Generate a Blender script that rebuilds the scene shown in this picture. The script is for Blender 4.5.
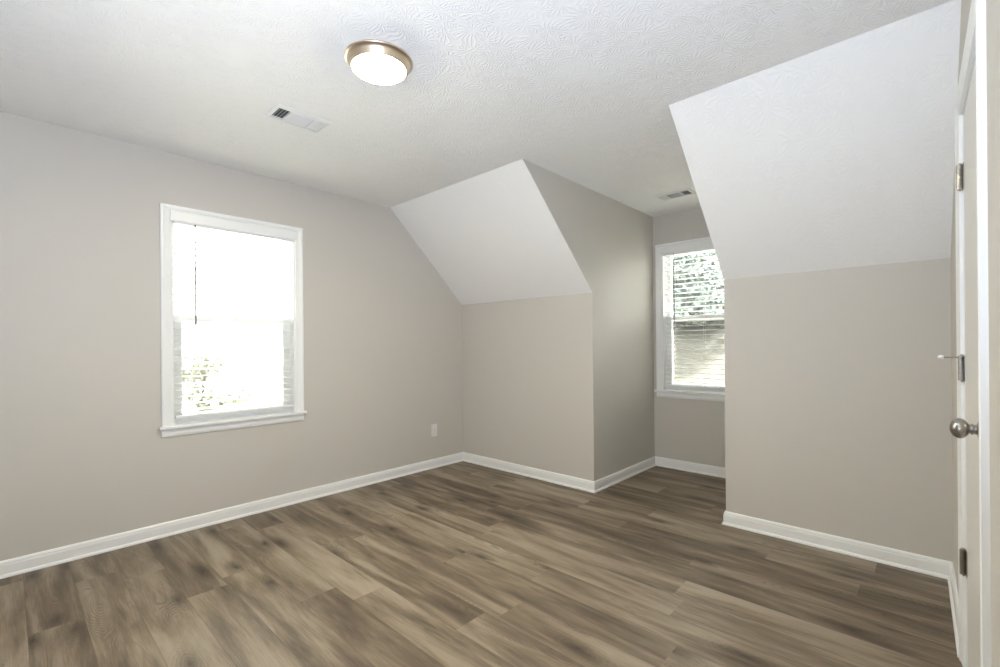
import bpy, bmesh, math, random
from mathutils import Vector, Matrix
from mathutils.geometry import tessellate_polygon

SC = bpy.context.scene
COL = SC.collection
for o in list(bpy.data.objects):
    bpy.data.objects.remove(o)

# ---------------------------------------------------------------- room sizes (metres)
XL, YK, XD1, XD2, YB = -3.535, 3.172, -1.981, -0.987, 4.270
YS, ZC, ZK = 2.327, 2.412, 1.594
XR, AR, YF = 0.075, math.tan(0.0163), -0.9
H = 1.18


def xr(y):
    return XR + AR * (YK - y)


# ---------------------------------------------------------------- camera
yaw, roll, F, CX, CY = 0.7445, -0.0083, 460.79, 506.04, 344.97
fwd = Vector((-math.sin(yaw), math.cos(yaw), 0))
rgt = Vector((math.cos(yaw), math.sin(yaw), 0))
upv = Vector((0, 0, 1))
r2 = (rgt + upv * roll).normalized()
u2 = (upv - rgt * roll).normalized()
cam = bpy.data.cameras.new('camera')
cam.lens = 36 * F / 1000
cam.sensor_width = 36
cam.shift_x = -(CX - 500) / 1000
cam.shift_y = (CY - 333.5) / 1000
cam.clip_start = 0.02
co = bpy.data.objects.new('camera', cam)
COL.objects.link(co)
b = -fwd
co.matrix_world = Matrix(((r2.x, u2.x, b.x, 0), (r2.y, u2.y, b.y, 0), (r2.z, u2.z, b.z, H), (0, 0, 0, 1)))
SC.camera = co

# ---------------------------------------------------------------- sky, sun, exposure
SKY_LOW, SKY_HIGH = 3.3, 40.0
w = bpy.data.worlds.new('sky')
SC.world = w
w.use_nodes = True
nt = w.node_tree
bg = nt.nodes['Background']
bg.inputs['Color'].default_value = (1.0, 0.99, 0.93, 1)
tc = nt.nodes.new('ShaderNodeTexCoord')          # bright overcast: the zenith outshines the horizon
sp = nt.nodes.new('ShaderNodeSeparateXYZ')
nt.links.new(tc.outputs['Generated'], sp.inputs[0])
mm = nt.nodes.new('ShaderNodeMath')
mm.operation = 'MULTIPLY_ADD'
mm.use_clamp = False
mx_ = nt.nodes.new('ShaderNodeMath')
mx_.operation = 'MAXIMUM'
mx_.inputs[1].default_value = 0.0
nt.links.new(sp.outputs['Z'], mx_.inputs[0])
nt.links.new(mx_.outputs[0], mm.inputs[0])
mm.inputs[1].default_value = SKY_HIGH - SKY_LOW
mm.inputs[2].default_value = SKY_LOW
nt.links.new(mm.outputs[0], bg.inputs['Strength'])
sun = bpy.data.lights.new('sun', 'SUN')
sun.energy = 120.0
sun.angle = math.radians(3)
sun.color = (1, 0.96, 0.88)
so = bpy.data.objects.new('sun', sun)
COL.objects.link(so)
so.rotation_euler = Vector((-0.38, -0.34, -0.86)).to_track_quat('-Z', 'Y').to_euler()
LAMP = 114.0
# the photographer's flash on the camera, bounced upwards
fl = bpy.data.lights.new('camera_flash', 'SPOT')
fl.energy = 84.0
fl.color = (0.80, 0.93, 1.19)
fl.shadow_soft_size = 0.12
fl.spot_size = math.radians(178)
fl.spot_blend = 1.0
fo = bpy.data.objects.new('camera_flash', fl)
COL.objects.link(fo)
fo.location = (-0.18, -0.22, 1.05)
fo.rotation_euler = Vector((-0.48, 0.34, 0.84)).to_track_quat('-Z', 'Y').to_euler()
SC.view_settings.view_transform = 'Standard'
SC.view_settings.look = 'None'
SC.view_settings.gamma = 1
SC.view_settings.use_curve_mapping = False
SC.view_settings.exposure = 1.11
SC.cycles.max_bounces = 16
SC.cycles.diffuse_bounces = 10
SC.cycles.transparent_max_bounces = 24
SC.cycles.sample_clamp_indirect = 60
SC.cycles.use_denoising = True


# ---------------------------------------------------------------- material helpers
class NT:
    def __init__(s, name):
        s.m = bpy.data.materials.new(name)
        s.m.use_nodes = True
        s.t = s.m.node_tree
        s.b = s.t.nodes['Principled BSDF']
        s.o = s.t.nodes['Material Output']

    def n(s, typ, **kw):
        nd = s.t.nodes.new(typ)
        for k, v in kw.items():
            setattr(nd, k, v)
        return nd

    def l(s, a, b_):
        s.t.links.new(a, b_)

    def val(s, sock, v):
        if hasattr(v, 'is_linked') or hasattr(v, 'links'):
            s.l(v, sock)
        else:
            sock.default_value = v

    def math(s, op, a, b_=0.0, c=0.0, clamp=False):
        nd = s.n('ShaderNodeMath', operation=op)
        nd.use_clamp = clamp
        s.val(nd.inputs[0], a)
        s.val(nd.inputs[1], b_)
        s.val(nd.inputs[2], c)
        return nd.outputs[0]

    def mix(s, fac, a, b_, blend='MIX'):
        nd = s.n('ShaderNodeMix', data_type='RGBA', blend_type=blend)
        s.val(nd.inputs[0], fac)
        s.val(nd.inputs[6], a)
        s.val(nd.inputs[7], b_)
        return nd.outputs[2]

    def noise(s, vec, scale, detail=3, rough=0.5, dist=0.0):
        nd = s.n('ShaderNodeTexNoise')
        s.l(vec, nd.inputs['Vector'])
        nd.inputs['Scale'].default_value = scale
        nd.inputs['Detail'].default_value = detail
        nd.inputs['Roughness'].default_value = rough
        nd.inputs['Distortion'].default_value = dist
        return nd.outputs['Fac']

    def ramp(s, fac, stops, interp='LINEAR'):
        nd = s.n('ShaderNodeValToRGB')
        nd.color_ramp.interpolation = interp
        e = nd.color_ramp.elements
        while len(e) < len(stops):
            e.new(0.5)
        for q, (p, c) in zip(e, stops):
            q.position = p
            q.color = (*c, 1) if len(c) == 3 else c
        s.l(fac, nd.inputs[0])
        return nd.outputs[0]

    def mrange(s, v, a, b_, c=0.0, d=1.0, smooth=True):
        nd = s.n('ShaderNodeMapRange', interpolation_type='SMOOTHSTEP' if smooth else 'LINEAR')
        s.l(v, nd.inputs[0])
        for i, x in enumerate((a, b_, c, d)):
            nd.inputs[i + 1].default_value = x
        return nd.outputs[0]

    def bump(s, hgt, strength, dist):
        nd = s.n('ShaderNodeBump')
        nd.inputs['Strength'].default_value = strength
        nd.inputs['Distance'].default_value = dist
        s.l(hgt, nd.inputs['Height'])
        s.l(nd.outputs[0], s.b.inputs['Normal'])

    def obj(s):
        return s.n('ShaderNodeTexCoord').outputs['Object']


def plain(name, col, rough=0.5, metal=0.0, noise_amt=0.04, nscale=30, bump=0.0, bscale=200):
    t = NT(name)
    v = t.obj()
    f = t.noise(v, nscale, 3)
    c2 = tuple(max(0, x * (1 - noise_amt)) for x in col)
    t.l(t.mix(f, (*col, 1), (*c2, 1)), t.b.inputs['Base Color'])
    t.b.inputs['Roughness'].default_value = rough
    t.b.inputs['Metallic'].default_value = metal
    if bump:
        t.bump(t.noise(v, bscale, 2), bump, 0.001)
    return t.m


def make_wall():
    t = NT('greige_wall_paint')
    v = t.obj()
    f = t.noise(v, 1.3, 2)
    t.l(t.mix(f, (0.592, 0.566, 0.521, 1), (0.580, 0.555, 0.510, 1)), t.b.inputs['Base Color'])
    t.b.inputs['Roughness'].default_value = 0.62
    t.b.inputs['Specular IOR Level'].default_value = 0.3
    t.bump(t.noise(v, 220, 3, 0.6), 0.12, 0.0015)
    return t.m


def make_ceiling(name='stomped_ceiling_paint', strength=0.62):
    t = NT(name)
    v = t.obj()
    mp = t.n('ShaderNodeMapping')
    mp.inputs['Scale'].default_value = (1, 1, 0.0)
    t.l(v, mp.inputs[0])
    nz = t.n('ShaderNodeTexNoise')
    nz.inputs['Scale'].default_value = 5
    t.l(mp.outputs[0], nz.inputs['Vector'])
    wob = t.n('ShaderNodeVectorMath', operation='MULTIPLY_ADD')
    t.l(nz.outputs['Color'], wob.inputs[0])
    wob.inputs[1].default_value = (0.12, 0.12, 0)
    t.l(mp.outputs[0], wob.inputs[2])
    tot = None
    for k, (sc, off, nray) in enumerate(((8.5, 0.0, 17), (11.0, 3.7, 15))):
        ad = t.n('ShaderNodeVectorMath', operation='ADD')
        t.l(wob.outputs[0], ad.inputs[0])
        ad.inputs[1].default_value = (off, off * 1.3, 0)
        vo = t.n('ShaderNodeTexVoronoi', voronoi_dimensions='2D')
        vo.inputs['Scale'].default_value = sc
        vo.inputs['Randomness'].default_value = 1.0
        t.l(ad.outputs[0], vo.inputs['Vector'])
        sb = t.n('ShaderNodeVectorMath', operation='SUBTRACT')
        t.l(ad.outputs[0], sb.inputs[0])
        t.l(vo.outputs['Position'], sb.inputs[1])
        sx = t.n('ShaderNodeSeparateXYZ')
        t.l(sb.outputs[0], sx.inputs[0])
        ang = t.math('ARCTAN2', sx.outputs[1], sx.outputs[0])
        fine = t.noise(mp.outputs[0], 45, 2)
        sn = t.math('SINE', t.math('ADD', t.math('MULTIPLY', ang, float(nray)), t.math('MULTIPLY', fine, 4.0)))
        ridge = t.math('POWER', t.math('MULTIPLY_ADD', sn, 0.5, 0.5), 3.0)
        msk = t.math('MULTIPLY', t.mrange(vo.outputs['Distance'], 0.05, 0.25), t.mrange(vo.outputs['Distance'], 0.7, 0.45))
        h = t.math('MULTIPLY', ridge, msk)
        tot = h if tot is None else t.math('MAXIMUM', tot, h)
    patch = t.mrange(t.noise(mp.outputs[0], 3.2, 2), 0.32, 0.52, 0.45, 1.0)
    hgt = t.math('ADD', t.math('MULTIPLY', tot, patch), t.math('MULTIPLY', t.noise(v, 60, 3), 0.35))
    t.b.inputs['Base Color'].default_value = (0.91, 0.905, 0.89, 1)
    t.b.inputs['Roughness'].default_value = 0.75
    t.b.inputs['Specular IOR Level'].default_value = 0.25
    t.bump(hgt, strength, 0.003)
    return t.m


def make_floor():
    t = NT('greige_oak_vinyl_planks')
    at = t.n('ShaderNodeAttribute', attribute_name='plank')
    sep = t.n('ShaderNodeSeparateColor')
    t.l(at.outputs['Color'], sep.inputs[0])
    tone, o1, o2 = sep.outputs
    v = t.obj()
    sx = t.n('ShaderNodeSeparateXYZ')
    t.l(v, sx.inputs[0])
    x = t.math('ADD', sx.outputs[0], t.math('MULTIPLY', o1, 57.0))
    y = t.math('ADD', sx.outputs[1], t.math('MULTIPLY', o2, 31.0))

    def vec(ax, ay, z=0.0):
        c = t.n('ShaderNodeCombineXYZ')
        t.l(t.math('MULTIPLY', x, ax), c.inputs[0])
        t.l(t.math('MULTIPLY', y, ay), c.inputs[1])
        c.inputs[2].default_value = z
        return c.outputs[0]
    big = t.noise(vec(1.05, 8.6), 1.0, 4, 0.55, 0.5)
    med = t.noise(vec(2.6, 24.0, 4.0), 1.0, 4, 0.6, 0.7)
    fine = t.noise(vec(9.0, 210.0, 2.0), 1.0, 4, 0.65)
    f = t.math('ADD', t.math('MULTIPLY', big, 0.88), t.math('MULTIPLY', med, 0.26))
    f = t.math('ADD', f, t.math('MULTIPLY_ADD', tone, 0.13, -0.09))
    f = t.math('ADD', f, t.math('MULTIPLY_ADD', fine, 0.30, -0.15))
    col = t.ramp(f, [(0.34, (0.078, 0.056, 0.038)), (0.45, (0.134, 0.101, 0.069)), (0.54, (0.196, 0.153, 0.106)),
                     (0.63, (0.270, 0.219, 0.159)), (0.74, (0.335, 0.281, 0.212))])
    # cathedral grain: contours of a stretched noise
    cn = t.noise(vec(0.95, 5.2, 8.0), 1.0, 2, 0.45, 0.25)
    cs = t.math('SINE', t.math('MULTIPLY', t.math('ADD', cn, t.math('MULTIPLY', fine, 0.006)), 360.0))
    line = t.mrange(cs, 0.1, 1.0)
    cm = t.mrange(t.noise(vec(1.5, 7.5, 15.0), 1.0, 2), 0.55, 0.65)
    cfac = t.math('MULTIPLY', t.math('MULTIPLY', line, cm), 0.42)
    col = t.mix(cfac, col, (0.06, 0.04, 0.026, 1))
    # long thin pores
    pore = t.mrange(t.noise(vec(14.0, 420.0, 5.0), 1.0, 2), 0.66, 0.78)
    col = t.mix(t.math('MULTIPLY', pore, 0.42), col, (0.07, 0.048, 0.032, 1))
    # knots
    vo = t.n('ShaderNodeTexVoronoi', voronoi_dimensions='2D')
    wv = t.n('ShaderNodeVectorMath', operation='ADD')
    t.l(vec(1.9, 5.6), wv.inputs[0])
    dn = t.n('ShaderNodeTexNoise')
    dn.inputs['Scale'].default_value = 6
    t.l(vec(1.9, 5.6), dn.inputs['Vector'])
    sc = t.n('ShaderNodeVectorMath', operation='MULTIPLY')
    t.l(dn.outputs['Color'], sc.inputs[0])
    sc.inputs[1].default_value = (0.16, 0.16, 0)
    t.l(sc.outputs[0], wv.inputs[1])
    t.l(wv.outputs[0], vo.inputs['Vector'])
    vo.inputs['Scale'].default_value = 1.0
    sc2 = t.n('ShaderNodeSeparateColor')
    t.l(vo.outputs['Color'], sc2.inputs[0])
    has = t.mrange(sc2.outputs[0], 0.60, 0.64)
    k = t.math('MULTIPLY', t.math('POWER', t.mrange(vo.outputs['Distance'], 0.26, 0.0, 0.0, 1.0, False), 1.8), has)
    ring = t.mrange(t.math('SINE', t.math('MULTIPLY', vo.outputs['Distance'], 130.0)), 0.0, 1.0)
    rm = t.math('MULTIPLY', t.math('MULTIPLY', t.mrange(vo.outputs['Distance'], 0.42, 0.12), has), 0.30)
    col = t.mix(t.math('MULTIPLY', ring, rm), col, (0.06, 0.04, 0.026, 1))
    halo = t.math('MULTIPLY', t.mrange(vo.outputs['Distance'], 0.40, 0.05), has)
    col = t.mix(t.math('MULTIPLY', halo, 0.28), col, (0.085, 0.060, 0.040, 1))
    col = t.mix(t.math('MULTIPLY', k, 0.95), col, (0.045, 0.030, 0.020, 1))
    # joints between planks: fine micro-bevel line
    uv = t.n('ShaderNodeUVMap', uv_map='UVMap')
    su = t.n('ShaderNodeSeparateXYZ')
    t.l(uv.outputs[0], su.inputs[0])
    e = t.math('MINIMUM', su.outputs[1], t.math('SUBTRACT', 1.0, su.outputs[1]))
    jl = t.mrange(e, 0.010, 0.004)
    col = t.mix(t.math('MULTIPLY', jl, 0.55), col, (0.09, 0.065, 0.045, 1))
    t.l(col, t.b.inputs['Base Color'])
    t.l(t.math('MULTIPLY_ADD', fine, 0.22, 0.36), t.b.inputs['Roughness'])
    t.b.inputs['Specular IOR Level'].default_value = 0.4
    hh = t.math('SUBTRACT', t.math('ADD', t.math('MULTIPLY', fine, 0.5), t.math('MULTIPLY', med, 0.3)), jl)
    t.bump(hh, 0.15, 0.0012)
    return t.m


def make_glass():
    t = NT('window_glass')
    tr = t.n('ShaderNodeBsdfTransparent')
    tr.inputs[0].default_value = (0.96, 0.98, 0.97, 1)
    gl = t.n('ShaderNodeBsdfGlossy')
    gl.inputs['Roughness'].default_value = 0.02
    nz = t.noise(t.obj(), 4, 1)
    bp = t.n('ShaderNodeBump')
    bp.inputs['Strength'].default_value = 0.02
    t.l(nz, bp.inputs['Height'])
    t.l(bp.outputs[0], gl.inputs['Normal'])
    fr = t.n('ShaderNodeFresnel')
    fr.inputs[0].default_value = 1.45
    mx = t.n('ShaderNodeMixShader')
    t.l(fr.outputs[0], mx.inputs[0])
    t.l(tr.outputs[0], mx.inputs[1])
    t.l(gl.outputs[0], mx.inputs[2])
    t.l(mx.outputs[0], t.o.inputs[0])
    return t.m


def make_screen():
    t = NT('insect_screen_mesh')
    tr = t.n('ShaderNodeBsdfTransparent')
    df = t.n('ShaderNodeBsdfDiffuse')
    df.inputs[0].default_value = (0.07, 0.068, 0.062, 1)
    nz = t.noise(t.obj(), 900, 1)
    mx = t.n('ShaderNodeMixShader')
    t.l(t.math('MULTIPLY_ADD', nz, 0.1, 0.40), mx.inputs[0])
    t.l(tr.outputs[0], mx.inputs[1])
    t.l(df.outputs[0], mx.inputs[2])
    t.l(mx.outputs[0], t.o.inputs[0])
    return t.m


def make_slat():
    """white vinyl that lets some daylight through"""
    t = NT('white_vinyl_blind')
    t.l(t.mix(t.noise(t.obj(), 20, 2), (0.88, 0.88, 0.85, 1), (0.86, 0.86, 0.83, 1)), t.b.inputs['Base Color'])
    t.b.inputs['Roughness'].default_value = 0.4
    tl = t.n('ShaderNodeBsdfTranslucent')
    tl.inputs[0].default_value = (0.92, 0.91, 0.84, 1)
    mx = t.n('ShaderNodeMixShader')
    mx.inputs[0].default_value = 0.16
    t.l(t.b.outputs[0], mx.inputs[1])
    t.l(tl.outputs[0], mx.inputs[2])
    t.l(mx.outputs[0], t.o.inputs[0])
    return t.m


def make_lens():
    t = NT('lit_frosted_glass')
    em = t.n('ShaderNodeEmission')
    f = t.noise(t.obj(), 9, 1)
    t.l(t.mix(f, (1.0, 0.90, 0.65, 1), (1.0, 0.89, 0.64, 1)), em.inputs[0])
    em.inputs[1].default_value = LAMP
    t.l(em.outputs[0], t.o.inputs[0])
    return t.m


def make_leaf(name, a, b_):
    t = NT(name)
    f = t.noise(t.obj(), 0.9, 3)
    t.l(t.mix(f, (*a, 1), (*b_, 1)), t.b.inputs['Base Color'])
    t.b.inputs['Roughness'].default_value = 0.5
    return t.m


def make_ground():
    """lawn beside the house, a pale strip below the dormer added to bounce light up, a dark tan earth bank beyond it"""
    t = NT('earth_and_bounce_strip')
    v = t.obj()
    f = t.noise(v, 0.5, 4)
    g = t.noise(v, 6, 4)
    lawn = t.mix(f, (0.085, 0.09, 0.06, 1), (0.11, 0.11, 0.08, 1))
    bounce_strip = t.mix(g, (0.50, 0.49, 0.42, 1), (0.58, 0.56, 0.48, 1))  # pale ground added to bounce light up into the dormer
    sx = t.n('ShaderNodeSeparateXYZ')
    t.l(v, sx.inputs[0])
    pale = t.mix(t.mrange(sx.outputs[1], 3.0, 3.6), lawn, bounce_strip)
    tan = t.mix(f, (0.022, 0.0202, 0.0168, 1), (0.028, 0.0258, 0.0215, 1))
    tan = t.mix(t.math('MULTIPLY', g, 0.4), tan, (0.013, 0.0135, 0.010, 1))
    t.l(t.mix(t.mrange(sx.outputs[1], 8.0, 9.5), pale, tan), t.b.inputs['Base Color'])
    t.b.inputs['Roughness'].default_value = 0.9
    return t.m


M = dict(
    wall=make_wall(), ceil=make_ceiling(), slope=make_ceiling('lightly_stomped_ceiling_paint', 0.30), floor=make_floor(), glass=make_glass(), screen=make_screen(), lens=make_lens(),
    trim=plain('white_trim_paint', (0.855, 0.862, 0.855), 0.32, 0, 0.02, 8),
    door=plain('white_door_paint', (0.76, 0.745, 0.71), 0.35, 0, 0.02, 6),
    vinyl=plain('white_window_vinyl', (0.82, 0.83, 0.83), 0.35, 0, 0.02, 10),
    slat=make_slat(),  # slats only; the rails are opaque
    cord=plain('white_blind_cord', (0.70, 0.69, 0.66), 0.8, 0, 0.05, 200),
    wand=plain('clear_grey_wand', (0.20, 0.20, 0.195), 0.25, 0, 0.05, 50),
    vent=plain('white_enamel_steel', (0.80, 0.80, 0.78), 0.4, 0, 0.03, 25),
    dark=plain('dark_hollow_shade', (0.10, 0.10, 0.095), 0.8, 0, 0.2, 20),  # painted dark for the shade inside the duct and outlet slots
    nickel=plain('brushed_nickel', (0.40, 0.375, 0.34), 0.30, 1.0, 0.12, 90),
    champagne=plain('champagne_metal', (0.74, 0.62, 0.49), 0.33, 1.0, 0.06, 60),
    plate=plain('white_plastic_plate', (0.78, 0.76, 0.74), 0.35, 0, 0.02, 30),
    rubber=plain('white_rubber', (0.82, 0.82, 0.80), 0.5, 0, 0.03, 60),
    bark=plain('grey_bark', (0.035, 0.033, 0.030), 0.9, 0, 0.4, 8),
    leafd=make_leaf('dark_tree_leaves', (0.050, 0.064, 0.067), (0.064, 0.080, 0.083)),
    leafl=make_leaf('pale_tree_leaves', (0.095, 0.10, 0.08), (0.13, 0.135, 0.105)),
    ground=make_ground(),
    bounce_slab=plain('pale_bounce_roof', (0.60, 0.58, 0.50), 0.85, 0, 0.25, 14),
)


# ---------------------------------------------------------------- mesh helpers
def link(name, bm, mat, parent=None, smooth=False, loc=None):
    bmesh.ops.recalc_face_normals(bm, faces=bm.faces[:])
    me = bpy.data.meshes.new(name)
    bm.to_mesh(me)
    bm.free()
    me.materials.append(mat)
    if smooth:
        for p in me.polygons:
            p.use_smooth = True
    o = bpy.data.objects.new(name, me)
    COL.objects.link(o)
    if parent:
        o.parent = parent
    if loc is not None:
        o.location = loc
    return o


def empty(name, loc, rz=0.0):
    o = bpy.data.objects.new(name, None)
    o.empty_display_size = 0.1
    COL.objects.link(o)
    o.location = loc
    o.rotation_euler = (0, 0, rz)
    return o


def tag(o, label=None, cat=None, group=None, kind=None):
    if label:
        o['label'] = label
    if cat:
        o['category'] = cat
    if group:
        o['group'] = group
    if kind:
        o['kind'] = kind
    return o


def struct(o):
    o['kind'] = 'structure'
    return o


def copy_tree(o, parent=None):
    c = o.copy()
    COL.objects.link(c)
    c.parent = parent
    for ch in list(o.children):
        copy_tree(ch, c)
    return c


def box(bm, lo, hi, bev=0.0, seg=2):
    r = bmesh.ops.create_cube(bm, size=1)
    vs = r['verts']
    for v in vs:
        v.co = Vector([lo[i] + (v.co[i] + 0.5) * (hi[i] - lo[i]) for i in range(3)])
    if bev:
        es = list({e for v in vs for e in v.link_edges})
        bmesh.ops.bevel(bm, geom=es, offset=bev, segments=seg, affect='EDGES', profile=0.5)


def slab(name, inner, outer, mat):
    """solid between two matching 3-D polygons"""
    bm = bmesh.new()
    a = [bm.verts.new(p) for p in inner]
    c = [bm.verts.new(p) for p in outer]
    bm.faces.new(a)
    bm.faces.new(c[::-1])
    n = len(a)
    for i in range(n):
        j = (i + 1) % n
        bm.faces.new((a[i], c[i], c[j], a[j]))
    return link(name, bm, mat)


def holed(name, outer, hole, to3, thick, mat):
    """wall of 2-D outline with one hole; to3(u, v, d) maps to space"""
    loops = [[Vector((u, v, 0)) for u, v in outer]] + ([[Vector((u, v, 0)) for u, v in hole]] if hole else [])
    tris = tessellate_polygon(loops)
    flat = [p for l_ in loops for p in l_]
    bm = bmesh.new()
    A = [bm.verts.new(to3(p.x, p.y, 0)) for p in flat]
    B = [bm.verts.new(to3(p.x, p.y, thick)) for p in flat]
    for t in tris:
        bm.faces.new([A[i] for i in t])
        bm.faces.new([B[i] for i in t][::-1])
    k = 0
    for l_ in loops:
        n = len(l_)
        for i in range(n):
            j = (i + 1) % n
            bm.faces.new((A[k + i], A[k + j], B[k + j], B[k + i]))
        k += n
    return link(name, bm, mat)


def lathe(bm, prof, seg=48, mtx=None):
    """prof: (radius, z) from one end to the other about local z"""
    rings = []
    for r, z in prof:
        if r < 1e-6:
            rings.append([bm.verts.new((0, 0, z))])
        else:
            rings.append([bm.verts.new((r * math.cos(2 * math.pi * i / seg), r * math.sin(2 * math.pi * i / seg), z)) for i in range(seg)])
    for a, c in zip(rings, rings[1:]):
        if len(a) == 1 and len(c) == 1:
            continue
        for i in range(seg):
            j = (i + 1) % seg
            if len(a) == 1:
                bm.faces.new((a[0], c[i], c[j]))
            elif len(c) == 1:
                bm.faces.new((a[i], c[0], a[j]))
            else:
                bm.faces.new((a[i], c[i], c[j], a[j]))
    if mtx:
        bmesh.ops.transform(bm, matrix=mtx, verts=list({v for r in rings for v in r}))


def cyl(bm, a, c, r, seg=12, r2_=None):
    a, c = Vector(a), Vector(c)
    d = c - a
    m = Matrix.Translation(a) @ d.to_track_quat('Z', 'Y').to_matrix().to_4x4()
    r2_ = r if r2_ is None else r2_
    lathe(bm, [(0, 0), (r, 0), (r2_, d.length), (0, d.length)], seg, m)


def sweep(bm, pts, ups, prof):
    """closed 2-D profile (a,b) placed at each station: pts[i] + a*ups[i][0] + b*ups[i][1]"""
    rings = []
    for p, (ea, eb) in zip(pts, ups):
        rings.append([bm.verts.new(Vector(p) + Vector(ea) * a + Vector(eb) * b_) for a, b_ in prof])
    n = len(prof)
    for q, s in zip(rings, rings[1:]):
        for i in range(n):
            j = (i + 1) % n
            bm.faces.new((q[i], s[i], s[j], q[j]))
    bm.faces.new(rings[0][::-1])
    bm.faces.new(rings[-1])


# ---------------------------------------------------------------- the room shell
T = 0.14
ang = math.atan2(ZC - ZK, YK - YS)            # slope of the sloped ceiling
nrm = Vector((math.sin(ang), math.cos(ang)))  # (y, z) outward normal of the slope
tk = 0.1
# outer corner where knee wall meets slope, and slope meets ceiling
ko = (YK + tk, ZK + (tk - tk * nrm.x) / nrm.y)
cs_ = (YS + (tk * (1 - nrm.y)) / nrm.x, ZC + tk)


def knee(name, xa, xb, oxa, oxb):
    return struct(slab(name, [(xa, YK, -0.05), (xb, YK, -0.05), (xb, YK, ZK), (xa, YK, ZK)],
                       [(oxa, YK + tk, -0.05), (oxb, YK + tk, -0.05), (oxb, ko[0], ko[1]), (oxa, ko[0], ko[1])], M['wall']))


def slope(name, xa, xb, oxa, oxb):
    return struct(slab(name, [(xa, YK, ZK), (xb, YK, ZK), (xb, YS, ZC), (xa, YS, ZC)],
                       [(oxa, ko[0], ko[1]), (oxb, ko[0], ko[1]), (oxb, cs_[0], cs_[1]), (oxa, cs_[0], cs_[1])], M['slope']))


def cheek(name, x, ox):
    inner = [(x, YK, -0.05), (x, YB, -0.05), (x, YB, ZC), (x, YS, ZC), (x, YK, ZK)]
    outer = [(ox, YK + tk, -0.05), (ox, YB + 0.02, -0.05), (ox, YB + 0.02, cs_[1]), (ox, cs_[0], cs_[1]), (ox, ko[0], ko[1])]
    return struct(slab(name, inner, outer, M['wall']))


knee('wall_knee_left', XL - 0.0, XD1, XL - 0.0, XD1 - tk)
knee('wall_knee_right', XD2, XR + 0.08, XD2 + tk, XR + 0.08)
slope('ceiling_slope_left', XL, XD1, XL, XD1 - tk)
slope('ceiling_slope_right', XD2, XR + 0.08, XD2 + tk, XR + 0.08)
cheek('wall_dormer_left', XD1, XD1 - tk)
cheek('wall_dormer_right', XD2, XD2 + tk)

CW, WH, CS = 0.886, 1.395, 0.056             # window casing outer width, height above the stool, casing face width
OW, OH = CW - 2 * CS, WH - CS                # clear opening
W1 = (XL, 1.098, 0.688)                      # window in the left wall
W2 = (XD1 + 0.031 + CW / 2, YB, 0.736)       # window in the dormer

yL0, yL1 = W1[1] - OW / 2, W1[1] + OW / 2
struct(holed('wall_left', [(YF - 0.1, -0.05), (YK + tk, -0.05), (YK + tk, ZK), (YK, ZK), (YS, ZC), (YS, ZC + 0.04), (YF - 0.1, ZC + 0.04)],
             [(yL0, W1[2] - 0.02), (yL1, W1[2] - 0.02), (yL1, W1[2] + OH), (yL0, W1[2] + OH)],
             lambda u, v, d: (XL - d, u, v), T, M['wall']))
struct(holed('wall_dormer_back', [(XD1 - tk, -0.05), (XD2 + tk, -0.05), (XD2 + tk, ZC + 0.04), (XD1 - tk, ZC + 0.04)],
             [(W2[0] - OW / 2, W2[2] - 0.02), (W2[0] + OW / 2, W2[2] - 0.02), (W2[0] + OW / 2, W2[2] + OH), (W2[0] - OW / 2, W2[2] + OH)],
             lambda u, v, d: (u, YB + d, v), T, M['wall']))

# right wall (runs very slightly out of square), with the door opening
DY0, DY1, DZ = 1.632, 2.343, 1.998           # door opening near edge, far edge, top
DC = 0.057
struct(holed('wall_right', [(YF - 0.1, -0.05), (YK, -0.05), (YK, ZK), (YS, ZC), (YS, ZC + 0.04), (YF - 0.1, ZC + 0.04)],
             [(DY0, -0.05 + 0.0005), (DY1, -0.05 + 0.0005), (DY1, DZ), (DY0, DZ)],
             lambda u, v, d: (xr(u) + d, u, v), 0.11, M['wall']))
struct(slab('wall_front', [(XL - 0.1, YF, -0.05), (xr(YF) + 0.05, YF, -0.05), (xr(YF) + 0.05, YF, ZC + 0.04), (XL - 0.1, YF, ZC + 0.04)],
            [(XL - 0.1, YF - 0.1, -0.05), (xr(YF) + 0.05, YF - 0.1, -0.05), (xr(YF) + 0.05, YF - 0.1, ZC + 0.04), (XL - 0.1, YF - 0.1, ZC + 0.04)], M['wall']))
cl = [(XL - 0.13, YF - 0.1), (0.25, YF - 0.1), (0.25, YS), (XD2, YS), (XD2, YB + 0.1), (XD1, YB + 0.1), (XD1, YS), (XL - 0.13, YS)]
struct(holed('ceiling', cl, None, lambda u, v, d: (u, v, ZC + d), 0.12, M['ceil']))


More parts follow.
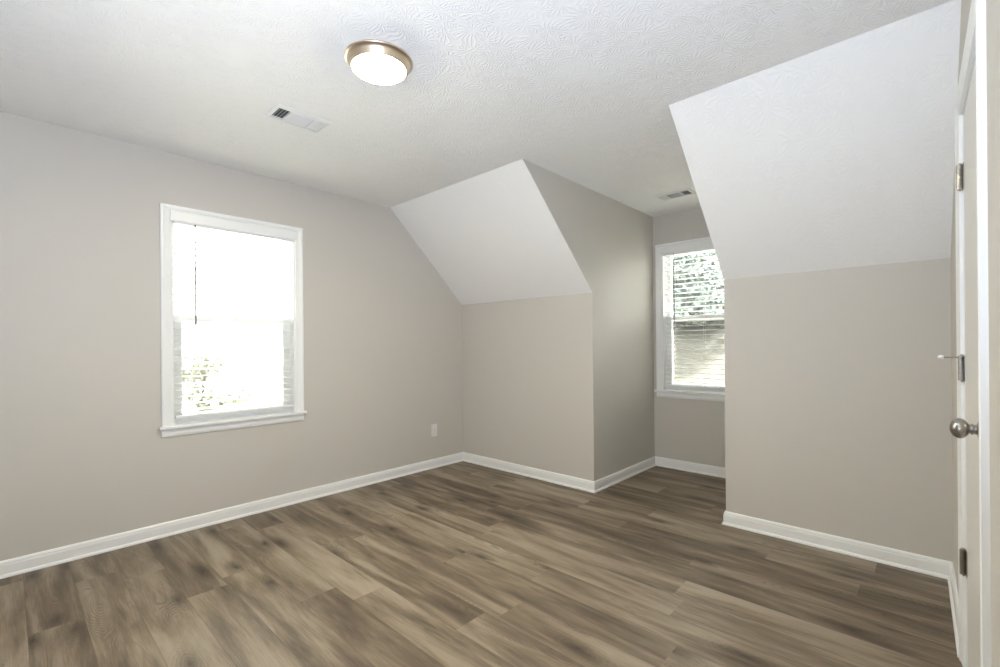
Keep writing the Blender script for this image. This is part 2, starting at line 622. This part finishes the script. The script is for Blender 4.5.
# floor: one mesh, a face per plank, tone and grain offsets stored per plank
def build_floor():
    rng = random.Random(11)
    Wp, L, y0 = 0.172, 1.22, 0.226
    known = {0: -3.17, 2: -2.58, 4: -2.15, 5: -1.98, 7: -1.386, 9: -1.483, 11: -0.90, 12: -2.34, 13: -0.958, 1: -3.02, 3: -1.45}
    bm = bmesh.new()
    uv = bm.loops.layers.uv.new('UVMap')
    cols = []
    xa, xb = XL - 0.1, 0.25
    prev = 0
    for r in range(-7, 25):
        ya, yb = y0 + r * Wp, y0 + (r + 1) * Wp
        yb = min(yb, YB + 0.12)
        if ya >= yb:
            continue
        ph = known.get(r)
        if ph is None:
            ph = prev + 0.35 + 0.5 * rng.random()
        prev = ph
        x = ph
        while x > xa:
            x -= L
        while x < xb:
            x0, x1 = max(x, xa), min(x + L, xb)
            if x1 > x0 + 1e-4:
                f = bm.faces.new([bm.verts.new(p) for p in ((x0, ya, 0), (x1, ya, 0), (x1, yb, 0), (x0, yb, 0))])
                for lp, q in zip(f.loops, ((x0, 0), (x1, 0), (x1, 1), (x0, 1))):
                    lp[uv].uv = q
                cols.append((rng.random(), rng.random(), rng.random(), 1))
            x += L
    # underside so that the floor is a solid slab
    zb = -0.12
    yA, yB_ = y0 - 7 * Wp, YB + 0.12
    c8 = [bm.verts.new(p) for p in ((xa, yA, -0.001), (xb, yA, -0.001), (xb, yB_, -0.001), (xa, yB_, -0.001), (xa, yA, zb), (xb, yA, zb), (xb, yB_, zb), (xa, yB_, zb))]
    for q in ((4, 7, 6, 5), (0, 1, 5, 4), (1, 2, 6, 5), (2, 3, 7, 6), (3, 0, 4, 7)):
        bm.faces.new([c8[i] for i in q])
        cols.append((0.5, 0.5, 0.5, 1))
    me = bpy.data.meshes.new('floor')
    bm.to_mesh(me)
    bm.free()
    at = me.attributes.new('plank', 'FLOAT_COLOR', 'FACE')
    for i, c in enumerate(cols):
        at.data[i].color = c
    me.materials.append(M['floor'])
    o = bpy.data.objects.new('floor', me)
    COL.objects.link(o)
    struct(o)


build_floor()

# baseboards: moulded board with a shoe strip, mitred at the corners
BH = 0.086
BP = [(0, 0), (0.021, 0), (0.021, 0.006), (0.017, 0.014), (0.0125, 0.0165), (0.0125, BH - 0.024), (0.0105, BH - 0.018), (0.0105, BH - 0.012),
      (0.0075, BH - 0.004), (0.0045, BH), (0, BH)]
path = [(XL, YF), (XL, YK), (XD1, YK), (XD1, YB), (XD2, YB), (XD2, YK), (XR, YK), (xr(DY1 + DC), DY1 + DC)]
bnames = ['left', 'knee_left', 'dormer_left', 'dormer_back', 'dormer_right', 'knee_right', 'right']


def leftn(a, c):
    d = (Vector(c) - Vector(a)).normalized()
    return Vector((d.y, -d.x))               # into the room for this walking direction


for i, nm in enumerate(bnames):
    st = []
    for k in (i, i + 1):
        n1 = leftn(path[k - 1], path[k]) if k > 0 else None
        n2 = leftn(path[k], path[k + 1]) if k < len(path) - 1 else None
        if n1 is None or n2 is None:
            e = n1 or n2
        else:
            e = (n1 + n2) / (1 + n1.dot(n2))
        st.append(((path[k][0], path[k][1], 0.0005), ((e.x, e.y, 0), (0, 0, 1))))
    bm = bmesh.new()
    sweep(bm, [s[0] for s in st], [s[1] for s in st], BP)
    struct(link('baseboard_' + nm, bm, M['trim']))
for nm, a, c in (('right_near', (xr(DY0 - DC), DY0 - DC), (xr(YF), YF)), ('front', (xr(YF), YF), (XL, YF))):
    e = leftn(a, c)
    bm = bmesh.new()
    sweep(bm, [(*a, 0.0005), (*c, 0.0005)], [((e.x, e.y, 0), (0, 0, 1))] * 2, BP)
    struct(link('baseboard_' + nm, bm, M['trim']))


# ---------------------------------------------------------------- windows
def casing_profile(wd, th):
    # (across from inner edge, out of the wall)
    return [(0, 0), (0, th * 0.55), (wd * 0.12, th * 0.65), (wd * 0.2, th * 0.62), (wd * 0.55, th * 0.78), (wd * 0.72, th * 0.98), (wd * 0.92, th), (wd, th * 0.85), (wd, 0)]


def make_window():
    root = struct(empty('window_1', (0, 0, 0)))
    hw = OW / 2
    # casing: up, across, down, mitred
    bm = bmesh.new()
    z0 = 0.0
    pts = [(-hw, 0, z0), (-hw, 0, OH), (hw, 0, OH), (hw, 0, z0)]
    ups = [((-1, 0, 0), (0, -1, 0)), ((-1, 0, 1), (0, -1, 0)), ((1, 0, 1), (0, -1, 0)), ((1, 0, 0), (0, -1, 0))]
    sweep(bm, pts, ups, casing_profile(CS, 0.017))
    link('casing', bm, M['trim'], root)
    bm = bmesh.new()                         # jamb lining
    box(bm, (-hw - 0.001, 0.0, 0), (-hw + 0.012, 0.138, OH))
    box(bm, (hw - 0.012, 0.0, 0), (hw + 0.001, 0.138, OH))
    box(bm, (-hw + 0.012, 0.0, OH - 0.012), (hw - 0.012, 0.138, OH + 0.001))
    link('jamb', bm, M['trim'], root)
    bm = bmesh.new()                         # stool with horns
    box(bm, (-CW / 2 - 0.014, -0.036, -0.019), (CW / 2 + 0.014, -0.0, 0.0), 0.004)
    box(bm, (-hw + 0.0005, -0.002, -0.0185), (hw - 0.0005, 0.14, -0.0005))
    link('window_sill', bm, M['trim'], root)
    bm = bmesh.new()
    prof = [(0, 0), (0.0, 0.014), (0.03, 0.015), (0.046, 0.011), (0.052, 0.006), (0.052, 0)]
    sweep(bm, [(-CW / 2, 0, -0.019), (CW / 2, 0, -0.019)], [((0, 0, -1), (0, -1, 0))] * 2, prof)
    link('apron', bm, M['trim'], root)
    a, mr = hw - 0.012, 0.668                # inside of jamb; bottom of the meeting rail

    def sash(name, zb, zt, v0, v1, stile, bot, top):
        bm_ = bmesh.new()
        box(bm_, (-a, v0, zb), (-a + stile, v1, zt), 0.003, 1)
        box(bm_, (a - stile, v0, zb), (a, v1, zt), 0.003, 1)
        box(bm_, (-a + stile - 0.003, v0 + 0.001, zb), (a - stile + 0.003, v1 - 0.001, zb + bot), 0.003, 1)
        box(bm_, (-a + stile - 0.003, v0 + 0.001, zt - top), (a - stile + 0.003, v1 - 0.001, zt), 0.003, 1)
        s = link(name, bm_, M['vinyl'], root)
        bm_ = bmesh.new()
        vm = (v0 + v1) / 2
        box(bm_, (-a + stile - 0.006, vm - 0.002, zb + bot - 0.006), (a - stile + 0.006, vm + 0.002, zt - top + 0.006))
        link('pane', bm_, M['glass'], s)
        return s
    low = sash('lower_sash', 0.001, mr + 0.036, 0.060, 0.088, 0.056, 0.060, 0.036)
    sash('upper_sash', mr - 0.002, OH - 0.013, 0.0905, 0.118, 0.040, 0.036, 0.040)
    bm = bmesh.new()
    box(bm, (-0.03, 0.052, mr + 0.0355), (0.03, 0.082, mr + 0.044), 0.003)
    box(bm, (-0.01, 0.045, mr + 0.044), (0.03, 0.062, mr + 0.050), 0.002)
    link('sash_lock', bm, M['vinyl'], low)
    bm = bmesh.new()
    box(bm, (-a + 0.001, 0.1185, 0.001), (a - 0.001, 0.1205, mr + 0.03))
    link('insect_screen', bm, M['screen'], root)
    return root


win1 = make_window()
win2 = copy_tree(win1)
win2.name = 'window_2'
win1.location = W1
win1.rotation_euler = (0, 0, math.pi / 2)
win2.location = W2


# blinds: valance, headrail, slats, bottom rail, ladders, wand
def make_blind(lowest, tilt_deg):
    root = empty('window_blind', (0, 0, 0))
    hw = OW / 2 - 0.012
    bm = bmesh.new()
    zt = OH + 0.027
    vp = [(0, 0), (0.010, 0), (0.012, 0.006), (0.012, 0.060), (0.009, 0.068), (0.004, 0.072), (0, 0.072)]
    vw = OW / 2 + 0.005
    sweep(bm, [(-vw, -0.0185, zt - 0.072), (vw, -0.0185, zt - 0.072)], [((0, -1, 0), (0, 0, 1))] * 2, vp)
    link('valance', bm, M['trim'], root)
    bm = bmesh.new()
    box(bm, (-hw + 0.002, -0.0183, OH - 0.060), (hw - 0.002, 0.050, OH - 0.013), 0.003)
    link('headrail', bm, M['vinyl'], root)
    # bottom rail
    bm = bmesh.new()
    box(bm, (-hw + 0.006, -0.001, lowest), (hw - 0.006, 0.050, lowest + 0.018), 0.004)
    link('bottom_rail', bm, M['trim'], root)
    bm = bmesh.new()
    pitch = 0.044
    z = lowest + 0.045
    tl = math.radians(tilt_deg)
    n = 9
    while z < OH - 0.075:
        prof = []
        for i in range(n):                   # gently crowned slat
            q = i / (n - 1) * 2 - 1
            prof.append((q * 0.025, 0.0022 * (1 - q * q) + 0.0012))
        prof = prof + [(a_, h_ - 0.0026) for a_, h_ in prof[::-1]]
        pr = [(a_ * math.cos(tl) - h_ * math.sin(tl), a_ * math.sin(tl) + h_ * math.cos(tl)) for a_, h_ in prof]
        sweep(bm, [(-hw + 0.006, 0.0245, z), (hw - 0.006, 0.0245, z)], [((0, 1, 0), (0, 0, 1))] * 2, pr)
        z += pitch
    link('slats', bm, M['slat'], root)
    for sx in (-0.74, 0.0, 0.74):
        bm = bmesh.new()
        for vy in (-0.0025, 0.0515):
            cyl(bm, (sx * hw, vy, lowest + 0.016), (sx * hw, vy, OH - 0.055), 0.0011, 6)
        zz = lowest + 0.045
        while zz < OH - 0.075:
            cyl(bm, (sx * hw, -0.0025, zz - 0.004), (sx * hw, 0.0515, zz - 0.004), 0.0006, 5)
            zz += pitch
        link('ladder_cord', bm, M['cord'], root)
    bm = bmesh.new()
    cyl(bm, (-hw + 0.115, -0.021, OH - 0.05), (-hw + 0.115, -0.021, OH - 0.10), 0.0045, 8, 0.003)
    cyl(bm, (-hw + 0.115, -0.021, OH - 0.10), (-hw + 0.115, -0.021, OH - 0.66), 0.0052, 8)
    cyl(bm, (-hw + 0.115, -0.021, OH - 0.66), (-hw + 0.115, -0.021, OH - 0.70), 0.0054, 8, 0.0062)
    link('tilt_wand', bm, M['wand'], root)
    return root


bl1 = make_blind(0.040, 3)
bl1.location = W1
bl1.rotation_euler = (0, 0, math.pi / 2)
tag(bl1, 'white slatted blind lowered over the overexposed window in the left wall', 'window blind', 'white window blinds')
bl2 = make_blind(0.035, -2)
bl2.location = W2
tag(bl2, 'white slatted blind in the dormer window that looks onto trees', 'window blind', 'white window blinds')


# ---------------------------------------------------------------- door in the right wall
def rw(y, off, z):
    return (xr(y) - off, y, z)


th_r = math.atan(AR)                         # the wall leans; local frame of the door: X along the wall away from camera, Y into the wall
door = struct(empty('door_1', (xr(DY0), DY0, 0), math.pi / 2 + th_r))
DL = (DY1 - DY0) / math.cos(th_r)            # local: x 0 (near jamb) .. DL (far jamb), room side is +y


def dlink(name, bm, mat, parent=None, smooth=False):
    return link(name, bm, mat, parent or door, smooth)


bm = bmesh.new()
pts = [(0, 0, 0.0005), (0, 0, DZ), (DL, 0, DZ), (DL, 0, 0.0005)]
ups = [((-1, 0, 0), (0, 1, 0)), ((-1, 0, 1), (0, 1, 0)), ((1, 0, 1), (0, 1, 0)), ((1, 0, 0), (0, 1, 0))]
sweep(bm, pts, ups, casing_profile(DC, 0.017))
dlink('door_casing', bm, M['trim'])
bm = bmesh.new()
box(bm, (-0.001, -0.11, 0.0005), (0.010, -0.0003, DZ - 0.010))
box(bm, (DL - 0.010, -0.11, 0.0005), (DL + 0.001, -0.0003, DZ - 0.010))
box(bm, (-0.001, -0.11, DZ - 0.010), (DL + 0.001, -0.0003, DZ + 0.001))
box(bm, (0.010, -0.055, 0.0005), (0.022, -0.039, DZ - 0.022))
box(bm, (DL - 0.022, -0.055, 0.0005), (DL - 0.010, -0.039, DZ - 0.022))
box(bm, (0.010, -0.055, DZ - 0.022), (DL - 0.010, -0.039, DZ - 0.010))
dlink('door_jamb', bm, M['trim'])
bm = bmesh.new()
box(bm, (0.013, -0.037, 0.016), (DL - 0.013, -0.002, DZ - 0.014), 0.0015, 1)
leaf = dlink('door_leaf', bm, M['door'])
# knob on the room side, near edge of the leaf
kx, kz = 0.075, 0.950
mk = Matrix.Translation((kx, -0.002, kz)) @ Matrix.Rotation(-math.pi / 2, 4, 'X')
bm = bmesh.new()
lathe(bm, [(0, 0), (0.032, 0), (0.0325, 0.003), (0.031, 0.006), (0.024, 0.010), (0.016, 0.013), (0.0, 0.013)], 40, mk)
rose = dlink('rosette', bm, M['nickel'], leaf, True)
bm = bmesh.new()
kp = [(0.0, 0.012), (0.0135, 0.012), (0.0122, 0.017), (0.0122, 0.020), (0.0142, 0.0215), (0.0142, 0.0245), (0.012, 0.026)]
for i in range(13):
    a_ = -1.12 + i / 12 * (math.pi / 2 + 1.12)
    kp.append((0.0262 * math.cos(a_), 0.046 + 0.0200 * math.sin(a_)))
kp[-1] = (0.0, kp[-1][1])
lathe(bm, kp, 40, mk)
o = dlink('door_knob', bm, M['nickel'], leaf, True)
o['label'] = 'brushed nickel door knob'
# three hinges on the far edge
hinges = []
for hz in (1.770, 1.083, 0.385):
    bm = bmesh.new()
    hx = DL - 0.0115
    for i in range(5):
        z0 = hz - 0.0445 + i * 0.0178
        cyl(bm, (hx, 0.0085, z0 + 0.0004), (hx, 0.0085, z0 + 0.0174), 0.0085, 16)
    box(bm, (hx - 0.0295, -0.0015, hz - 0.0445), (hx - 0.0015, 0.0005, hz + 0.0445))
    box(bm, (hx + 0.0015, -0.0015, hz - 0.0445), (hx + 0.0205, 0.0125, hz + 0.0445))
    hg = dlink('hinge', bm, M['nickel'])
    bm = bmesh.new()
    cyl(bm, (hx, 0.0065, hz + 0.0445), (hx, 0.0065, hz + 0.050), 0.0045, 12, 0.003)
    cyl(bm, (hx, 0.0065, hz - 0.050), (hx, 0.0065, hz - 0.0445), 0.003, 12, 0.0045)
    dlink('hinge_pin', bm, M['nickel'], hg)
    hinges.append(hg)
# hinge-pin door stop on the middle hinge
hx = DL - 0.0115
zz = 1.083 + 0.038
bm = bmesh.new()
cyl(bm, (hx, 0.0065, zz - 0.004), (hx, 0.0065, zz + 0.004), 0.0095, 16)
cyl(bm, (hx - 0.001, 0.012, zz), (hx - 0.011, 0.056, zz + 0.001), 0.0030, 10)
cyl(bm, (hx, 0.004, zz - 0.004), (hx - 0.018, 0.011, zz - 0.001), 0.0045, 10)
ds = dlink('door_stop', bm, M['nickel'], hinges[1])
bm = bmesh.new()
d_ = Vector((-0.011, 0.050, 0.001)).normalized()
mt = Matrix.Translation((hx - 0.0108, 0.055, zz + 0.001)) @ d_.to_track_quat('Z', 'Y').to_matrix().to_4x4()
lathe(bm, [(0, 0), (0.006, 0), (0.0075, 0.004), (0.0075, 0.010), (0.005, 0.014), (0, 0.015)], 16, mt)
dlink('door_stop_tip', bm, M['rubber'], hinges[1], True)
# unseen slab added behind the door so that no daylight comes through its gaps
struct(slab('wall_light_block', [rw(DY0 - 0.1, -0.115, -0.05), rw(DY1 + 0.1, -0.115, -0.05), rw(DY1 + 0.1, -0.115, DZ + 0.1), rw(DY0 - 0.1, -0.115, DZ + 0.1)],
            [rw(DY0 - 0.1, -0.15, -0.05), rw(DY1 + 0.1, -0.15, -0.05), rw(DY1 + 0.1, -0.15, DZ + 0.1), rw(DY0 - 0.1, -0.15, DZ + 0.1)], M['wall']))

# ---------------------------------------------------------------- ceiling light
LX, LY = -1.742, 1.098
lamp = empty('ceiling_light', (LX, LY, ZC))
tag(lamp, 'lit round flush ceiling light with champagne metal pan and white lens', 'ceiling light')
bm = bmesh.new()
R = 0.1425
lathe(bm, [(0, 0.0), (R - 0.004, 0.0), (R, -0.003), (R, -0.008), (R - 0.004, -0.011), (R - 0.009, -0.012), (R - 0.016, -0.024), (R - 0.023, -0.037),
           (R - 0.0245, -0.040), (R - 0.027, -0.042), (R - 0.030, -0.041), (R - 0.031, -0.016), (0, -0.016)], 96)
link('pan', bm, M['champagne'], lamp, True)
bm = bmesh.new()
rl = R - 0.0312
lp = []
for i in range(15):
    a_ = i / 14 * math.pi / 2
    lp.append((rl * math.sin(a_), -0.039 - 0.019 * math.cos(a_)))
lathe(bm, lp + [(rl, -0.034), (0, -0.034)], 96)
o = link('lens', bm, M['lens'], lamp, True)
o['label'] = 'glowing white frosted lens'


# ---------------------------------------------------------------- ceiling vents (three-way registers)
def make_vent():
    root = empty('ceiling_vent', (0, 0, 0))
    L_, W_ = 0.285, 0.178
    l_, w_ = 0.245, 0.118
    bm = bmesh.new()                         # flange: four mitred strips
    prof = [(0, 0), (0.0, -0.009), (0.004, -0.0095), (0.014, -0.007), (0.0195, -0.002), (0.020, 0)]
    k = [(-l_ / 2, -w_ / 2), (l_ / 2, -w_ / 2), (l_ / 2, w_ / 2), (-l_ / 2, w_ / 2)]
    dirs = [(-1, -1.5), (1, -1.5), (1, 1.5), (-1, 1.5)]
    for i in range(4):
        j = (i + 1) % 4
        sweep(bm, [(*k[i], 0), (*k[j], 0)], [((*dirs[i], 0), (0, 0, 1)), ((*dirs[j], 0), (0, 0, 1))], prof)
    link('flange', bm, M['vent'], root)
    bm = bmesh.new()
    box(bm, (-l_ / 2, -w_ / 2, -0.0012), (l_ / 2, w_ / 2, -0.0002))  # dark sheet stands in for the shade inside the duct
    link('duct_shade_sheet', bm, M['dark'], root)

    def blade(bm_, a, c, tilt):              # a-c: long axis at mid height; tilt: horizontal run of the blade per unit rise
        a, c = Vector(a), Vector(c)
        up = Vector((tilt[0], tilt[1], 1)).normalized()
        side = (c - a).normalized().cross(up)
        vs = []
        for p in (a, c):
            for s, q in ((-1, -1), (1, -1), (1, 1), (-1, 1)):
                vs.append(bm_.verts.new(p + up * 0.0055 * q + side * 0.0005 * s))
        for f in ((0, 1, 2, 3), (7, 6, 5, 4), (0, 4, 5, 1), (1, 5, 6, 2), (2, 6, 7, 3), (3, 7, 4, 0)):
            bm_.faces.new([vs[i] for i in f])
    zc = -0.0068
    e = 0.060
    bm = bmesh.new()
    for i in range(4):
        x = -l_ / 2 + 0.008 + i * 0.0155
        blade(bm, (x, -w_ / 2, zc), (x, w_ / 2, zc), (0.75, 0))
    link('end_louvers', bm, M['vent'], root)
    bm = bmesh.new()
    for i in range(4):
        x = l_ / 2 - 0.008 - i * 0.0155
        blade(bm, (x, -w_ / 2, zc), (x, w_ / 2, zc), (-0.75, 0))
    link('end_louvers', bm, M['vent'], root)
    bm = bmesh.new()
    for i in range(11):
        y = -w_ / 2 + 0.007 + i * 0.0104
        blade(bm, (-l_ / 2 + e + 0.008, y, zc), (l_ / 2 - e - 0.008, y, zc), (0, 1.7))
    link('center_louvers', bm, M['vent'], root)
    for s in (-1, 1):
        bm = bmesh.new()
        x = s * (l_ / 2 - e - 0.004)
        box(bm, (x - 0.0035, -w_ / 2, -0.0115), (x + 0.0035, w_ / 2, -0.0015))
        link('divider', bm, M['vent'], root)
    return root


v2 = make_vent()
v2.location = (-1.545, 3.755, ZC - 0.0002)
tag(v2, 'white ceiling vent inside the dormer near its window', 'ceiling vent', 'ceiling air vents')
v1 = copy_tree(v2)
v1.location = (-2.502, 1.078, ZC - 0.0002)
v1.rotation_euler = (0, 0, -math.pi / 2)
tag(v1, 'white ceiling vent beside the round ceiling light', 'ceiling vent', 'ceiling air vents')

# ---------------------------------------------------------------- wall outlet
out = empty('electrical_outlet', (XL, 2.799, 0.362), math.pi / 2)
tag(out, 'white electrical outlet low on the left wall near the corner', 'outlet')
bm = bmesh.new()
box(bm, (-0.036, -0.006, -0.060), (0.036, -0.0002, 0.060), 0.003)
link('cover_plate', bm, M['plate'], out)
for s in (-1, 1):
    bm = bmesh.new()
    box(bm, (-0.0165, -0.008, s * 0.0195 - 0.0145), (0.0165, -0.0058, s * 0.0195 + 0.0145), 0.0012, 1)
    rc = link('receptacle', bm, M['vinyl'], out)
    bm = bmesh.new()
    for dx in (-0.0065, 0.0065):
        box(bm, (dx - 0.001, -0.0083, s * 0.0195 - 0.001), (dx + 0.001, -0.0078, s * 0.0195 + 0.007))
    cyl(bm, (0, -0.0083, s * 0.0195 - 0.0075), (0, -0.0078, s * 0.0195 - 0.0075), 0.0022, 10)
    link('slots', bm, M['dark'], rc)
bm = bmesh.new()
cyl(bm, (0, -0.0072, 0), (0, -0.0055, 0), 0.003, 12)
link('screw', bm, M['nickel'], out)


# ---------------------------------------------------------------- outdoors: ground with a grassy bank, trees
def gz(x, y):
    """height of the ground: flat below the house, rising to a bank north of the dormer"""
    t_ = min(1.0, max(0.0, (y - 9.0) / 8.0))
    t_ = t_ * t_ * (3 - 2 * t_)
    return -3.0 + t_ * 4.95 * min(1.0, max(0.0, (x + 16) / 6.0))


struct(slab('bounce_roof', [(-4.2, YB + 0.15, 0.52), (1.2, YB + 0.15, 0.52), (1.2, 6.9, -1.55), (-4.2, 6.9, -1.55)],  # unseen pale slab added to bounce daylight into the dormer
            [(-4.2, YB + 0.15, 0.32), (1.2, YB + 0.15, 0.32), (1.2, 6.75, -1.75), (-4.2, 6.75, -1.75)], M['bounce_slab']))
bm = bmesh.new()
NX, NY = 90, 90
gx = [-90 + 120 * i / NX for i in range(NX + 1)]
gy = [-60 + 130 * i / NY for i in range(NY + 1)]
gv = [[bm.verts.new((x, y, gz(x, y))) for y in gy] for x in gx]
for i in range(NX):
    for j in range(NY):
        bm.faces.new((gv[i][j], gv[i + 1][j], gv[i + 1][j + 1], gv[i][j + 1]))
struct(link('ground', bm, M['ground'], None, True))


def make_tree(seed, height, crown_r, crown_lo, leaves, leaf, mat, blobs):
    rng = random.Random(seed)
    root = empty('tree', (0, 0, 0))
    bm_ = bmesh.new()
    top = Vector((rng.uniform(-.2, .2), rng.uniform(-.2, .2), height * 0.85))
    cyl(bm_, (0, 0, -0.3), top * 0.5, 0.17, 10, 0.11)
    cyl(bm_, top * 0.5, top, 0.11, 8, 0.03)
    cs = []
    for i in range(blobs):
        a_ = rng.random() * 6.283
        rr = crown_r * math.sqrt(rng.random()) * 0.8
        zz_ = rng.uniform(crown_lo, height - 0.3 * crown_r)
        c = Vector((rr * math.cos(a_), rr * math.sin(a_), zz_))
        cs.append((c, crown_r * rng.uniform(0.28, 0.45)))
        st = Vector((0, 0, max(crown_lo * 0.6, zz_ - rr * 0.8)))
        cyl(bm_, st, c, 0.045, 6, 0.012)
    link('trunk', bm_, M['bark'], root)
    bm_ = bmesh.new()
    for i in range(leaves):
        c, r = cs[i % blobs]
        d = Vector((rng.gauss(0, 1), rng.gauss(0, 1), rng.gauss(0, 0.8)))
        d.normalize()
        p = c + d * r * (rng.random() ** 0.45)
        n_ = Vector((rng.gauss(0, 1), rng.gauss(0, 1), rng.gauss(0, 1) + 0.7)).normalized()
        t_ = n_.orthogonal().normalized()
        t_ = Matrix.Rotation(rng.random() * 6.28, 3, n_) @ t_
        q = n_.cross(t_)
        s = leaf * rng.uniform(0.6, 1.3)
        vs = [bm_.verts.new(p + t_ * s + n_ * -0.12 * s), bm_.verts.new(p + q * s * 0.42), bm_.verts.new(p - t_ * s), bm_.verts.new(p - q * s * 0.42)]
        bm_.faces.new(vs)
    link('foliage', bm_, mat, root)
    return root


TG = 'trees seen through the dormer window'
big = make_tree(3, 6.2, 2.4, 0.5, 36000, 0.11, M['leafd'], 46)
spots = [(-6.3, 16.6, 0.3, 1.0), (-12.9, 17.6, 1.7, 1.1), (0.4, 18.0, 2.9, 1.0), (-8.9, 24.6, 5.1, 1.3)]
for i, (x, y, rz, s) in enumerate(spots):
    t_ = big if i == 0 else copy_tree(big)
    t_.location = (x, y, gz(x, y))
    t_.rotation_euler = (0, 0, rz)
    t_.scale = (s, s, s)
    tag(t_, 'dark leafy tree outside the dormer window', 'tree', TG)
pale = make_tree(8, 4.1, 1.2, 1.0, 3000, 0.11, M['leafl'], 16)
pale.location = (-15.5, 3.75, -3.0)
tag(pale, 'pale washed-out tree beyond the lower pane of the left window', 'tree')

# daylight portals in the two window openings guide the sky light into the room
for nm, loc, rot in (('window_portal_left', (XL - 0.15, W1[1], W1[2] + OH / 2), (math.pi / 2, 0, -math.pi / 2)),
                     ('window_portal_dormer', (W2[0], YB + 0.15, W2[2] + OH / 2), (-math.pi / 2, 0, 0))):
    pl = bpy.data.lights.new(nm, 'AREA')
    pl.shape = 'RECTANGLE'
    pl.size, pl.size_y = OW, OH
    pl.cycles.is_portal = True
    po = bpy.data.objects.new(nm, pl)
    COL.objects.link(po)
    po.location = loc
    po.rotation_euler = rot
